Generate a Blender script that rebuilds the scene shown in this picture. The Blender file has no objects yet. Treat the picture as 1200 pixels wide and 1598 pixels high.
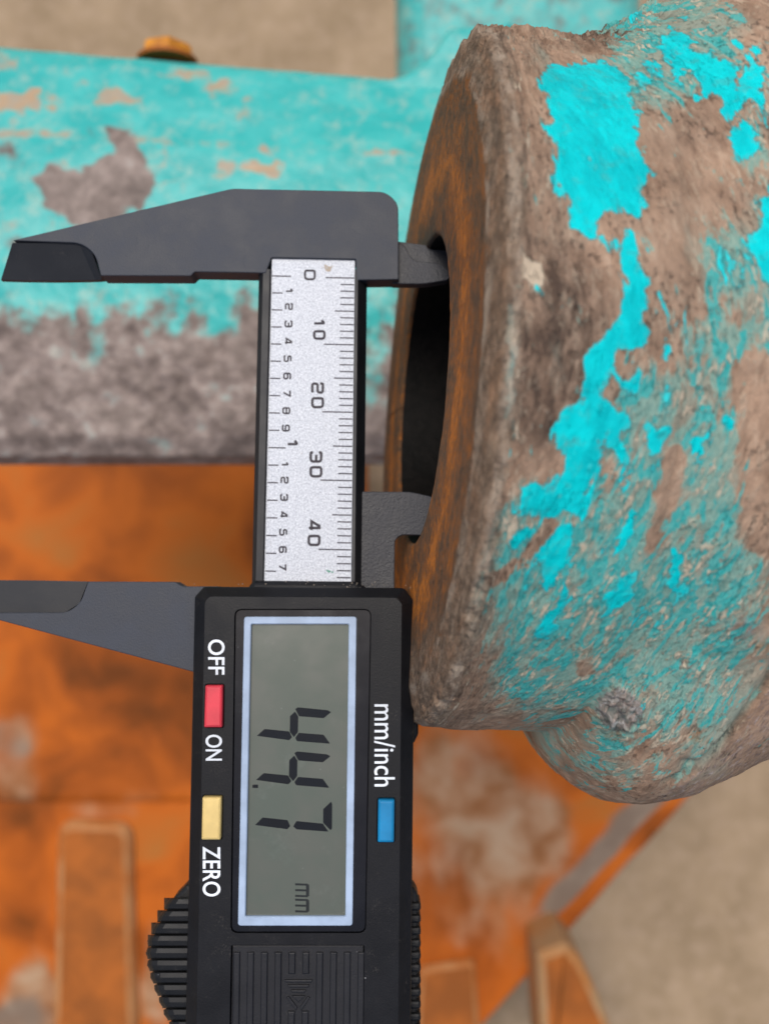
import bpy, bmesh, math, random
import numpy as np
from mathutils import Vector, Matrix, Euler

random.seed(4); np.random.seed(4)
scene = bpy.context.scene

# ------------------------------------------------------------------ measures
# one "unit" below is 1/10.65 mm (the calliper's own scale read off the photograph); K turns it into metres
K = 1.0 / 10650.0
D = 1500.0            # camera height above the calliper plane
F = 4900.0            # calliper plane height above the floor
CX, CY = 600.0, 799.0

# ------------------------------------------------------------------ camera
cam = bpy.data.cameras.new('camera')
cam_ob = bpy.data.objects.new('camera', cam)
scene.collection.objects.link(cam_ob)
cam_ob.location = (0, 0, (D + F) * K)
cam.sensor_fit = 'VERTICAL'
cam.sensor_height = 24.0
cam.lens = 24.0 * D / (2 * CY)
cam.clip_start = 0.005
cam.clip_end = 100.0
cam.dof.use_dof = True
cam.dof.focus_distance = (D - 165) * K
cam.dof.aperture_fstop = cam.lens * 1e-3 / (19 * K)
scene.camera = cam_ob

# ------------------------------------------------------------------ daylight (soft, overcast)
SUN_EL, SUN_AZ = math.radians(68), math.radians(-18)   # azimuth measured from +Y (top of the picture), negative = left
world = bpy.data.worlds.new('World'); scene.world = world; world.use_nodes = True
wn = world.node_tree; wn.nodes.clear()
sky = wn.nodes.new('ShaderNodeTexSky'); sky.sky_type = 'NISHITA'; sky.sun_disc = False
sky.sun_elevation = SUN_EL; sky.sun_rotation = SUN_AZ
sky.air_density = 1.0; sky.dust_density = 4.0; sky.ozone_density = 1.0
bg = wn.nodes.new('ShaderNodeBackground'); bg.inputs['Strength'].default_value = 0.105
wo = wn.nodes.new('ShaderNodeOutputWorld')
wn.links.new(sky.outputs[0], bg.inputs[0]); wn.links.new(bg.outputs[0], wo.inputs[0])
sun = bpy.data.lights.new('sun', 'SUN'); sun.energy = 1.5; sun.angle = math.radians(25); sun.color = (1.0, 0.955, 0.89)
sun_ob = bpy.data.objects.new('sun', sun); scene.collection.objects.link(sun_ob)
sd = Vector((math.sin(SUN_AZ) * math.cos(SUN_EL), math.cos(SUN_AZ) * math.cos(SUN_EL), math.sin(SUN_EL)))
sun_ob.rotation_euler = sd.to_track_quat('Z', 'Y').to_euler()
sun_ob.location = sd * 2
vs = scene.view_settings
vs.view_transform = 'Standard'; vs.look = 'None'; vs.gamma = 1.0; vs.use_curve_mapping = False
vs.exposure = 0.45

# ------------------------------------------------------------------ geometry helpers
def unproj(x, y, z):
    """point at height z (units above the calliper plane) that the photo shows at pixel x, y"""
    f = (D - z) / D
    return Vector(((x - CX) * f, (CY - y) * f, z))
def proj(P):
    f = D / (D - P[:, 2])
    return CX + P[:, 0] * f, CY - P[:, 1] * f
def M(v):                       # units -> metres, floor at z = 0
    return Vector((v[0] * K, v[1] * K, (v[2] + F) * K))

CAL_R = (Matrix.Rotation(math.radians(-1.03), 3, 'Z') @ Matrix.Rotation(math.radians(-5.0), 3, 'X'))
CAL_RT = CAL_R.transposed()
def cal(x, y, h=0.0):
    """pixel -> calliper-local (u, v) on its plane of height h"""
    o = CAL_RT @ Vector((0, 0, D)); d = CAL_RT @ Vector((x - CX, CY - y, -D))
    t = (h - o.z) / d.z
    p = o + d * t
    return (p.x, p.y)
def cals(pts, h=0.0):
    return [cal(x, y, h) for x, y in pts]

def area2(p):
    return sum(p[i][0] * p[(i + 1) % len(p)][1] - p[(i + 1) % len(p)][0] * p[i][1] for i in range(len(p)))
def ccw(p):
    if isinstance(p, RP): return p
    return list(p) if area2(p) > 0 else list(reversed(p))
class RP:
    """a polygon that keeps its sharp corners and radii, so that it can be inset before it is rounded"""
    def __init__(s, sharp, r, n):
        m = len(sharp); r = list(r) if isinstance(r, (list, tuple)) else [r] * m
        if area2(sharp) < 0: sharp, r = list(reversed(sharp)), list(reversed(r))
        s.sharp, s.r, s.n = list(sharp), r, n
        s.pts = round_open(s.sharp, [max(q, .02) for q in r], n)
    def inset(s, d):
        m = len(s.sharp); rr = []
        for i in range(m):
            a, p, b = s.sharp[i - 1], s.sharp[i], s.sharp[(i + 1) % m]
            convex = (p[0] - a[0]) * (b[1] - p[1]) - (p[1] - a[1]) * (b[0] - p[0]) > 0
            rr.append(max(s.r[i] + (d if convex else -d), .02))
        return RP(offset(s.sharp, d), rr, s.n)
    def __iter__(s): return iter(s.pts)
    def __len__(s): return len(s.pts)
    def __getitem__(s, i): return s.pts[i]
def rounded(pts, r, n=5, closed=True):
    return RP(pts, r, n) if closed else round_open(pts, r, n, False)
def round_open(pts, r, n=5, closed=True):
    """round the corners of a polygon; r is a number or a list with one radius a corner"""
    out = []; m = len(pts)
    for i, p in enumerate(pts):
        ri = r[i] if isinstance(r, (list, tuple)) else r
        if ri <= 0 or (not closed and i in (0, m - 1)):
            out.append(tuple(p)); continue
        p = Vector(p); a = Vector(pts[i - 1]); b = Vector(pts[(i + 1) % m])
        da, db = (a - p), (b - p); la, lb = da.length, db.length
        rr = min(ri, la * .45, lb * .45)
        pa, pb = p + da / la * rr, p + db / lb * rr
        for k in range(n + 1):
            t = k / n
            q = pa * (1 - t) ** 2 + p * 2 * t * (1 - t) + pb * t * t
            out.append((q.x, q.y))
    return out
def offset(poly, d):
    """offset a CCW polygon outwards by d"""
    if isinstance(poly, RP): return poly.inset(d)
    out = []; m = len(poly)
    for i in range(m):
        a, p, b = Vector(poly[i - 1]), Vector(poly[i]), Vector(poly[(i + 1) % m])
        e1, e2 = (p - a), (b - p)
        if e1.length < 1e-6: e1 = e2
        if e2.length < 1e-6: e2 = e1
        e1.normalize(); e2.normalize()
        n1, n2 = Vector((e1.y, -e1.x)), Vector((e2.y, -e2.x))
        n = n1 + n2
        if n.length < 1e-6: n = n1
        n.normalize()
        c = max(n.dot(n1), .45)
        q = p + n * (d / c); out.append((q.x, q.y))
    return out

def link(name, me, mat, parent=None, smooth=False):
    ob = bpy.data.objects.new(name, me)
    scene.collection.objects.link(ob)
    if isinstance(mat, (list, tuple)):
        for m_ in mat: me.materials.append(m_)
    elif mat: me.materials.append(mat)
    if smooth:
        me.polygons.foreach_set('use_smooth', [True] * len(me.polygons))
    if parent: ob.parent = parent
    return ob
def from_bm(name, bm, mat, parent=None, smooth=False, scale=K):
    bm.normal_update()
    for v in bm.verts: v.co *= scale
    me = bpy.data.meshes.new(name); bm.to_mesh(me); bm.free()
    return link(name, me, mat, parent, smooth)

def loops_into(bm, loops, cap_bottom=True, cap_top=True, mat=0, top_mat=None):
    """loops: list of (list of 2d points, height), bottom to top, all with the same count, CCW"""
    rings = [[bm.verts.new((p[0], p[1], h)) for p in pts] for pts, h in loops]
    n = len(rings[0])
    for a, b in zip(rings[:-1], rings[1:]):
        for i in range(n):
            f = bm.faces.new((a[i], a[(i + 1) % n], b[(i + 1) % n], b[i])); f.material_index = mat
    if cap_bottom: bm.faces.new(list(reversed(rings[0]))).material_index = mat
    if cap_top:
        f = bm.faces.new(rings[-1]); f.material_index = mat if top_mat is None else top_mat
    return rings
def plate_into(bm, poly, h0, h1, bev=1.5):
    """prism whose top edge is bevelled in two steps"""
    p = ccw(poly)
    loops_into(bm, [(p, h0), (p, h1 - bev), (offset(p, -bev * .35), h1 - bev * .35), (offset(p, -bev), h1)])
def plate(name, poly, h0, h1, mat, parent, bev=1.5):
    bm = bmesh.new(); plate_into(bm, poly, h0, h1, bev)
    return from_bm(name, bm, mat, parent)

def empty(name, loc, rot=None):
    e = bpy.data.objects.new(name, None); scene.collection.objects.link(e)
    e.empty_display_size = .01
    e.location = loc
    if rot is not None: e.rotation_euler = rot
    return e
def tag(o, label=None, cat=None, group=None, kind=None):
    for k_, v_ in (('label', label), ('category', cat), ('group', group), ('kind', kind)):
        if v_: o[k_] = v_
    return o

# ------------------------------------------------------------------ numpy noise
def _hash(ix, iy, iz, seed):
    h = (ix.astype(np.int64) * 374761393 + iy.astype(np.int64) * 668265263 + iz.astype(np.int64) * 2147483647 + seed * 1274126177)
    h = (h ^ (h >> 13)) * 1274126177
    h = h & 0xffffffff
    h = (h ^ (h >> 16)) * 2246822519 & 0xffffffff
    return ((h ^ (h >> 13)) & 0xffffff) / float(0xffffff)
def vnoise(P, seed=0):
    i = np.floor(P); f = P - i; f = f * f * (3 - 2 * f)
    x, y, z = i[:, 0], i[:, 1], i[:, 2]
    r = 0
    for dx in (0, 1):
        for dy in (0, 1):
            for dz in (0, 1):
                w = (f[:, 0] if dx else 1 - f[:, 0]) * (f[:, 1] if dy else 1 - f[:, 1]) * (f[:, 2] if dz else 1 - f[:, 2])
                r = r + w * _hash(x + dx, y + dy, z + dz, seed)
    return r
def fbm(P, size, octv=5, seed=0, rough=.5):
    """0..1 noise of feature size `size`"""
    a, s, t, r = 1.0, 1.0 / size, 0, 0
    for o in range(octv):
        r = r + a * vnoise(P * s + 17.3 * o, seed + o); t += a; a *= rough; s *= 2.03
    return r / t
def sstep(a, b, x):
    t = np.clip((x - a) / (b - a), 0, 1); return t * t * (3 - 2 * t)
def poly_sdf(x, y, poly):
    """signed distance, positive inside"""
    d = np.full(x.shape, 1e9); inside = np.zeros(x.shape, bool)
    m = len(poly)
    for i in range(m):
        ax, ay = poly[i - 1]; bx, by = poly[i]
        ex, ey = bx - ax, by - ay
        wx, wy = x - ax, y - ay
        t = np.clip((wx * ex + wy * ey) / (ex * ex + ey * ey + 1e-9), 0, 1)
        d = np.minimum(d, np.hypot(wx - ex * t, wy - ey * t))
        c = ((ay > y) != (by > y))
        with np.errstate(divide='ignore', invalid='ignore'):
            xi = ax + (y - ay) * ex / (ey if abs(ey) > 1e-9 else 1e-9)
        inside ^= c & (x < xi)
    return np.where(inside, d, -d)
def line_dist(x, y, pts):
    d = np.full(x.shape, 1e9)
    for (ax, ay), (bx, by) in zip(pts[:-1], pts[1:]):
        ex, ey = bx - ax, by - ay
        t = np.clip(((x - ax) * ex + (y - ay) * ey) / (ex * ex + ey * ey), 0, 1)
        d = np.minimum(d, np.hypot(x - ax - ex * t, y - ay - ey * t))
    return d
def ell(x, y, cx, cy, rx, ry, rot=0):
    """soft elliptical blob: 1 in the middle, 0 at the edge"""
    c, s = math.cos(math.radians(rot)), math.sin(math.radians(rot))
    u, v = (x - cx) * c + (y - cy) * s, -(x - cx) * s + (y - cy) * c
    return np.clip(1.5 * (1 - np.sqrt((u / rx) ** 2 + (v / ry) ** 2)), 0, 1)

def grid_mesh(name, P, nu, nv, mat, parent=None, attrs=None, vattrs=None, wrap=False):
    """P: (nu*nv,3) units, u-major"""
    idx = np.arange(nu * nv).reshape(nu, nv)
    if wrap: idx = np.concatenate([idx, idx[:, :1]], 1)
    q = np.stack([idx[:-1, :-1], idx[1:, :-1], idx[1:, 1:], idx[:-1, 1:]], -1).reshape(-1, 4)
    V = P.copy(); V[:, 2] += F; V *= K
    me = bpy.data.meshes.new(name)
    me.vertices.add(len(V)); me.vertices.foreach_set('co', V.astype(np.float32).ravel())
    me.loops.add(q.size); me.loops.foreach_set('vertex_index', q.astype(np.int32).ravel())
    me.polygons.add(len(q)); me.polygons.foreach_set('loop_start', np.arange(0, q.size, 4, dtype=np.int32))
    me.polygons.foreach_set('use_smooth', np.ones(len(q), bool))
    me.update(calc_edges=True)
    for k_, a in (attrs or {}).items():
        at = me.attributes.new(k_, 'FLOAT', 'POINT'); at.data.foreach_set('value', np.asarray(a, np.float32))
    for k_, a in (vattrs or {}).items():
        at = me.attributes.new(k_, 'FLOAT_VECTOR', 'POINT'); at.data.foreach_set('vector', np.asarray(a, np.float32).ravel())
    return link(name, me, mat, parent)

# ------------------------------------------------------------------ material helpers
class Mat:
    def __init__(s, name):
        s.m = bpy.data.materials.new(name); s.m.use_nodes = True
        s.t = s.m.node_tree; s.b = s.t.nodes['Principled BSDF']
        s.co = s.t.nodes.new('ShaderNodeTexCoord').outputs['Object']
    def n(s, typ, **kw):
        nd = s.t.nodes.new(typ)
        for k_, v_ in kw.items(): setattr(nd, k_, v_)
        return nd
    def put(s, sock, v):
        if v is None: return
        if isinstance(v, bpy.types.NodeSocket): s.t.links.new(v, sock)
        elif isinstance(v, (tuple, list)) and len(v) == 3 and sock.type == 'RGBA': sock.default_value = (*v, 1)
        else: sock.default_value = v
    def set(s, **kw):
        names = dict(base='Base Color', rough='Roughness', metal='Metallic', normal='Normal', spec='Specular IOR Level', coat='Coat Weight', coat_rough='Coat Roughness', ior='IOR', trans='Transmission Weight', alpha='Alpha')
        for k_, v_ in kw.items(): s.put(s.b.inputs[names[k_]], v_)
        return s
    def attr(s, name, vec=False):
        a = s.n('ShaderNodeAttribute', attribute_name=name); return a.outputs['Vector' if vec else 'Fac']
    def noise(s, size, detail=4, rough=.5, dist=0, vec=None, seed=0, stretch=None, rot=(0, 0, 0)):
        """size of a feature in units"""
        mp = s.n('ShaderNodeMapping'); s.put(mp.inputs['Vector'], vec or s.co)
        st = stretch or (1, 1, 1); sc = 1.0 / (size * K)
        mp.inputs['Scale'].default_value = (sc / st[0], sc / st[1], sc / st[2])
        mp.inputs['Location'].default_value = (seed * 3.7, seed * 1.9, seed * 5.3)
        mp.inputs['Rotation'].default_value = rot
        nd = s.n('ShaderNodeTexNoise'); nd.inputs['Scale'].default_value = 1.0
        nd.inputs['Detail'].default_value = detail; nd.inputs['Roughness'].default_value = rough; nd.inputs['Distortion'].default_value = dist
        s.put(nd.inputs['Vector'], mp.outputs[0]); return nd.outputs['Fac']
    def vor(s, size, vec=None, feature='F1', stretch=(1, 1, 1)):
        mp = s.n('ShaderNodeMapping'); s.put(mp.inputs['Vector'], vec or s.co)
        mp.inputs['Scale'].default_value = tuple(1 / (size * K * q) for q in stretch)
        nd = s.n('ShaderNodeTexVoronoi', feature=feature); nd.inputs['Scale'].default_value = 1.0
        s.put(nd.inputs['Vector'], mp.outputs[0]); return nd.outputs['Distance']
    def math(s, op, a, b=None, c=None, clamp=False):
        nd = s.n('ShaderNodeMath', operation=op, use_clamp=clamp)
        s.put(nd.inputs[0], a); s.put(nd.inputs[1], b)
        if c is not None: s.put(nd.inputs[2], c)
        return nd.outputs[0]
    def step(s, v, a, b, lo=0.0, hi=1.0):
        nd = s.n('ShaderNodeMapRange', interpolation_type='SMOOTHSTEP')
        s.put(nd.inputs['Value'], v)
        for k_, q in (('From Min', a), ('From Max', b), ('To Min', lo), ('To Max', hi)): s.put(nd.inputs[k_], q)
        return nd.outputs[0]
    def mix(s, f, a, b, mode='MIX'):
        nd = s.n('ShaderNodeMix', data_type='RGBA', blend_type=mode)
        s.put(nd.inputs[0], f); s.put(nd.inputs[6], a); s.put(nd.inputs[7], b)
        return nd.outputs[2]
    def ramp(s, f, stops):
        nd = s.n('ShaderNodeValToRGB'); s.put(nd.inputs[0], f)
        el = nd.color_ramp.elements
        while len(el) < len(stops): el.new(.5)
        for e, (p, c) in zip(el, stops): e.position = p; e.color = (*c, 1)
        return nd.outputs[0]
    def bump(s, h, dist, strength=1.0, normal=None):
        """dist in units"""
        nd = s.n('ShaderNodeBump'); nd.inputs['Distance'].default_value = dist * K; nd.inputs['Strength'].default_value = strength
        s.put(nd.inputs['Height'], h); s.put(nd.inputs['Normal'], normal); return nd.outputs[0]
    def bevel(s, r):
        nd = s.n('ShaderNodeBevel', samples=4); nd.inputs['Radius'].default_value = r * K; return nd.outputs[0]

def plastic(name, col, rough, grain=2.4, grain_amt=.25, speck=.0, bev=0, dust=.0, spec=.3):
    m = Mat(name)
    g = m.noise(grain, 2, .6)
    big = m.noise(60, 4, .6, seed=2)
    base = m.mix(m.step(big, .35, .7), tuple(c * .86 for c in col), tuple(c * 1.14 for c in col))
    r = m.step(big, .3, .7, rough - .05, rough + .07)
    if dust:
        dn = m.math('MULTIPLY', m.step(m.noise(34, 6, .7, seed=5), .52, .75), m.step(m.noise(3.0, 3, .7, seed=8), .48, .72))
        base = m.mix(m.math('MULTIPLY', dn, dust), base, (.30, .27, .23))
        r = m.math('ADD', r, m.math('MULTIPLY', dn, .2))
    if speck:
        sp = m.math('MULTIPLY', m.step(m.vor(23), .055, .03), m.step(m.noise(50, 2, seed=3), .5, .6))
        base = m.mix(m.math('MULTIPLY', sp, speck), base, (.5, .5, .5))
    nm = m.bevel(bev) if bev else None
    nm = m.bump(g, grain_amt, 1.0, nm)
    sc = m.noise(5, 3, .6, stretch=(1, 22, 1), seed=9, rot=(0, 0, .35))
    nm = m.bump(m.step(sc, .66, .72), .12, .5, nm)
    return m.set(base=base, rough=r, normal=nm, spec=spec).m

MJAW = plastic('charcoal_composite', (.038, .043, .055), .55, 2.4, .42, .5, 0, .10)
MSPARK = plastic('grained_charcoal_composite', (.030, .031, .037), .46, 3.4, .95, .0, 0, .06)
MBLADE = plastic('smooth_dark_composite', (.014, .0155, .019), .5, 2.0, .10, 0, 0, .10)
MRAIL = plastic('dark_rail_plastic', (.012, .013, .016), .42, 2.4, .12, 0, 0, .10)
MHOUSE = plastic('black_case_plastic', (.0075, .008, .010), .46, 2.6, .20, .35, 1.2, .16, spec=.17)
MGRIP = plastic('black_grip_plastic', (.007, .0073, .008), .5, 2.6, .14, .2, .8, .12)
MCOVER = plastic('battery_cover_plastic', (.010, .0104, .013), .5, 2.4, .30, .15, .8, .14)
MGLOSS = plastic('gloss_black_panel', (.006, .0065, .009), .14, 3, .02, .4, 0, .05)
MRED = plastic('red_button_plastic', (.62, .045, .065), .42, 3, .12, 0, 1.6, .12)
MYEL = plastic('yellow_button_plastic', (.72, .53, .20), .45, 3, .12, 0, 1.6, .12)
MBLUE = plastic('blue_button_plastic', (.006, .20, .42), .40, 3, .12, 0, 1.6, .10)
MBEZ = plastic('pale_blue_bezel', (.33, .42, .55), .45, 3, .05, 0, 0, .06)
MPRINT = plastic('white_print', (.72, .76, .80), .6, 2, .05, 0, 0, .05)
MINK = plastic('dark_scale_ink', (.035, .03, .04), .55, 2, .03)
MSEG = plastic('lcd_segment_ink', (.004, .006, .010), .5, 2, .02, spec=.15)
MSEGF = plastic('faint_lcd_unit_ink', (.014, .017, .018), .45, 2, .02, spec=.2)

def scale_mat():
    m = Mat('silver_scale_foil')
    g = m.noise(2.6, 2, .75)
    scr = m.math('MULTIPLY', m.step(m.noise(2.2, 3, .6, stretch=(1, 26, 1), seed=4), .60, .70), m.step(m.noise(55, 2, seed=7), .52, .62))
    base = m.ramp(g, [(.30, (.30, .32, .37)), (.5, (.46, .49, .54)), (.72, (.63, .66, .70))])
    base = m.mix(m.math('MULTIPLY', scr, .35), base, (.30, .29, .30))
    dirt = m.math('MULTIPLY', m.step(m.noise(16, 4, .7, seed=12), .66, .74), m.step(m.noise(70, 2, seed=15), .5, .65))
    base = m.mix(m.math('MULTIPLY', dirt, .6), base, (.36, .29, .22))
    return m.set(base=base, rough=.55, metal=.2, normal=m.bump(g, .35), spec=.35).m
MSCALE = scale_mat()
MSTAIN = plastic('tan_stain', (.42, .36, .29), .7, 2.2, .1)
MGREEN = plastic('green_paint_speck', (.10, .28, .21), .6, 2.2, .2)
def lcd_mat():
    m = Mat('lcd_glass')
    n1 = m.noise(90, 3, .6)
    sm = m.math('MULTIPLY', m.step(m.noise(60, 5, .7, seed=3), .55, .8), .10)
    sp = m.step(m.vor(27), .05, .03)
    base = m.mix(m.step(n1, .3, .7), (.080, .098, .078), (.090, .098, .080))
    base = m.mix(m.math('ADD', sm, m.math('MULTIPLY', sp, .15)), base, (.35, .37, .34))
    return m.set(base=base, rough=m.step(n1, .3, .7, .17, .26), spec=.5, normal=m.bump(m.noise(40, 2), .15)).m
MLCD = lcd_mat()

# ------------------------------------------------------------------ paint, rust and mud materials
def casting_mat():
    m = Mat('flaking_turquoise_paint_on_cast_iron')
    uv = m.attr('suv', True)
    paint, dust, face, pale, dark, cream, ochre = (m.attr(k_) for k_ in ('paint', 'dust', 'face', 'pale', 'dark', 'cream', 'ochre'))
    diag = dict(vec=uv)
    f1 = m.noise(60, 9, .66, .5, **diag, stretch=(.7, 1.3, 1))
    f2 = m.noise(19, 8, .70, .4, **diag, stretch=(.65, 1.5, 1), seed=3)
    f3 = m.noise(6, 5, .7, 0, **diag, stretch=(.7, 1.5, 1), seed=5)
    big = m.noise(130, 5, .6, .3, vec=uv, seed=9)
    # bare, dusty metal
    bare = m.ramp(m.math('ADD', m.math('MULTIPLY', f1, .6), m.math('MULTIPLY', f2, .4)),
                  [(.33, (.17, .102, .065)), (.43, (.34, .215, .140)), (.53, (.50, .33, .222)), (.66, (.66, .48, .34))])
    bare = m.mix(m.step(big, .40, .68), bare, m.mix(.4, bare, (.27, .20, .145)))
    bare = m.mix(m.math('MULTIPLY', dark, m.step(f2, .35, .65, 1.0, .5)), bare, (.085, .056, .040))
    pit = m.math('MULTIPLY', m.step(m.noise(8, 4, .65, .3, vec=uv, stretch=(.8, 1.4, 1), seed=33), .56, .62), m.step(m.noise(75, 3, vec=uv, seed=35), .42, .56))
    bare = m.mix(m.math('MULTIPLY', pit, .45), bare, (.075, .050, .036))
    # thin worn paint film under dust
    smear = m.step(m.math('ADD', dust, m.math('MULTIPLY', m.math('SUBTRACT', m.noise(110, 5, .6, .5, vec=uv, stretch=(.7, 1.6, 1), seed=67), .5), 2.4)), .15, .80, 0, .72)
    bare = m.mix(smear, bare, (.31, .42, .345))
    fd = m.noise(32, 8, .66, .8, vec=uv, stretch=(.65, 1.75, 1), seed=61)
    fe = m.noise(30, 7, .64, .8, vec=uv, stretch=(.6, 1.8, 1), seed=63)
    nn = m.math('SUBTRACT', m.math('ADD', m.math('MULTIPLY', fd, .55), m.math('MULTIPLY', f1, .45)), .5)
    dm = m.step(m.math('ADD', dust, m.math('MULTIPLY', nn, 4.2)), .38, .56)
    film = m.mix(m.step(f3, .35, .65), (.15, .38, .32), (.30, .50, .41))
    col = m.mix(m.math('MULTIPLY', dm, .82), bare, film)
    db = m.step(m.math('ADD', dust, m.math('MULTIPLY', m.math('SUBTRACT', fe, .5), 4.0)), .62, .71)
    col = m.mix(m.math('MULTIPLY', db, .9), col, m.mix(m.step(f3, .35, .65), (.015, .44, .42), (.10, .50, .46)))
    # whitish primer flecks
    cm = m.step(m.math('ADD', cream, m.math('MULTIPLY', m.math('SUBTRACT', f2, .5), 1.8)), .52, .64)
    fl = m.math('MULTIPLY', m.step(m.noise(11, 5, .6, .5, **diag, stretch=(.55, 1.7, 1), seed=21), .545, .59), m.step(m.noise(60, 4, .6, vec=uv, seed=23), .42, .53))
    cm = m.math('MAXIMUM', cm, m.math('MULTIPLY', fl, m.math('ADD', .28, m.math('MULTIPLY', dust, 1.0))), clamp=True)
    col = m.mix(m.math('MULTIPLY', cm, .92), col, (.70, .57, .41))
    om = m.step(m.math('ADD', ochre, m.math('MULTIPLY', m.math('SUBTRACT', f2, .5), 1.5)), .45, .75)
    col = m.mix(m.math('MULTIPLY', om, .75), col, (.25, .115, .035))
    pm_ = m.step(m.math('ADD', pale, m.math('MULTIPLY', m.math('SUBTRACT', f3, .5), 1.3)), .42, .66)
    col = m.mix(m.math('MULTIPLY', pm_, .8), col, m.ramp(m.noise(9, 5, .7, vec=uv, seed=31), [(.36, (.07, .055, .055)), (.5, (.27, .20, .18)), (.66, (.62, .55, .53))]))
    # sound paint
    pvf = m.math('ADD', paint, m.math('MULTIPLY', m.math('SUBTRACT', fd, .5), 2.3))
    fringe = m.math('MULTIPLY', m.step(pvf, .30, .42), m.step(m.noise(13, 5, .7, vec=uv, seed=77), .54, .62))
    col = m.mix(m.math('MULTIPLY', fringe, .6), col, (.46, .42, .31))
    pf = m.math('ADD', m.math('MULTIPLY', m.math('SUBTRACT', fd, .5), 2.3), m.math('MULTIPLY', m.math('SUBTRACT', f3, .5), .6))
    pv = m.math('ADD', paint, pf)
    pm = m.step(pv, .48, .54)
    pc = m.mix(m.step(f1, .38, .62), (.000, .52, .55), (.000, .66, .68))
    pc = m.mix(m.math('MULTIPLY', m.step(m.noise(20, 5, .7, vec=uv, seed=14), .53, .66), .6), pc, (.05, .45, .43))
    pc = m.mix(m.step(m.vor(31, vec=uv, stretch=(.8, 1.4, 1)), .10, .05, 0, .55), pc, (.22, .30, .25))
    pc = m.mix(m.step(pv, .70, .52), pc, m.mix(.35, pc, (.18, .50, .46)))
    col = m.mix(pm, col, pc)
    # machined, rusty bore face
    r1 = m.noise(15, 8, .75, 0, vec=uv, stretch=(.9, 1.5, 1), seed=41)
    r2 = m.noise(44, 7, .7, .2, vec=uv, stretch=(.8, 2.0, 1), seed=43)
    r3 = m.noise(6, 5, .75, 0, vec=uv, stretch=(.8, 2.0, 1), seed=47)
    rust = m.ramp(m.math('ADD', m.math('ADD', m.math('MULTIPLY', r1, .5), m.math('MULTIPLY', r2, .5)), m.math('MULTIPLY', m.math('SUBTRACT', m.attr('streak'), .35), .13)),
                  [(.36, (.10, .064, .038)), (.45, (.20, .098, .044)), (.535, (.36, .125, .026)), (.62, (.62, .20, .026))])
    rust = m.mix(m.step(r3, .52, .68, 0, .65), rust, (.17, .135, .10))
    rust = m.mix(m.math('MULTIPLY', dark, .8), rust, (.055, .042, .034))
    grey = m.ramp(r1, [(.34, (.10, .070, .050)), (.50, (.225, .162, .112)), (.66, (.42, .32, .23))])
    rim = m.attr('rim')
    col = m.mix(face, col, rust)
    col = m.mix(m.math('MULTIPLY', rim, m.step(r2, .25, .60, 1.0, .72)), col, grey)
    ed = m.math('MULTIPLY', m.attr('edge'), m.step(m.noise(24, 6, .7, .2, vec=uv, stretch=(1, 2.2, 1), seed=57), .44, .60))
    col = m.mix(m.math('MULTIPLY', ed, .8), col, (.46, .37, .28))
    # relief: paint stands proud of the pitted metal
    h = m.math('ADD', m.math('MULTIPLY', pm, 1.9), m.math('MULTIPLY', f2, 2.6))
    h = m.math('ADD', h, m.math('MULTIPLY', m.math('SUBTRACT', 1.0, pm), m.math('MULTIPLY', f3, 2.0)))
    h = m.math('ADD', h, m.math('MULTIPLY', m.math('MULTIPLY', pm, f3), .5))
    h = m.math('ADD', h, m.math('MULTIPLY', cm, 1.0))
    h = m.math('SUBTRACT', h, m.math('MULTIPLY', pit, m.math('SUBTRACT', 1.6, m.math('MULTIPLY', pm, 1.6))))
    h = m.math('ADD', h, m.math('MULTIPLY', m.noise(2.6, 3, .7, seed=51), m.step(pm, 0, 1, .9, .25)))
    nm = m.bump(h, 2.1, 1.0)
    rough = m.mix(pm, (.72, .72, .72), (.42, .42, .42))
    rough = m.mix(m.step(r3, .5, .7, 0, .6), rough, (.55, .55, .55))
    return m.set(base=col, rough=rough, normal=nm, spec=m.step(pm, 0, 1, .22, .09)).m

def arm_mat():
    m = Mat('weathered_turquoise_arm')
    paint, tan, mud = m.attr('paint'), m.attr('tan'), m.attr('mud')
    f1 = m.noise(85, 5, .58, .4, stretch=(1.6, 1, 1)); f2 = m.noise(42, 3, .55, .2, seed=3); f3 = m.noise(12, 2, .5, seed=6)
    mix2 = m.math('ADD', m.math('MULTIPLY', f1, .5), m.math('MULTIPLY', f2, .5))
    crust = m.ramp(mix2, [(.32, (.105, .078, .066)), (.46, (.185, .142, .120)), (.56, (.27, .212, .182)), (.70, (.42, .35, .31))])
    tanc = m.mix(m.step(f2, .35, .65), (.44, .255, .13), (.36, .27, .19))
    teal = m.mix(m.step(f1, .35, .65), (.018, .36, .34), (.05, .43, .40))
    teal = m.mix(m.step(m.noise(45, 6, .7, seed=13), .47, .72, 0, .75), teal, (.26, .43, .36))
    col = m.mix(m.math('MULTIPLY', m.step(m.math('ADD', tan, m.math('MULTIPLY', m.math('SUBTRACT', mix2, .5), 2.2)), .28, .66), .9), teal, tanc)
    pm = m.step(m.math('ADD', paint, m.math('MULTIPLY', m.math('SUBTRACT', mix2, .5), 2.2)), .22, .78)
    col = m.mix(pm, crust, col)
    h = m.math('ADD', m.math('MULTIPLY', f2, 3.0), m.math('MULTIPLY', f3, m.step(pm, 0, 1, .8, .3)))
    return m.set(base=col, rough=m.step(pm, 0, 1, .55, .42), normal=m.bump(h, 1.5, .9), spec=.3).m

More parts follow.
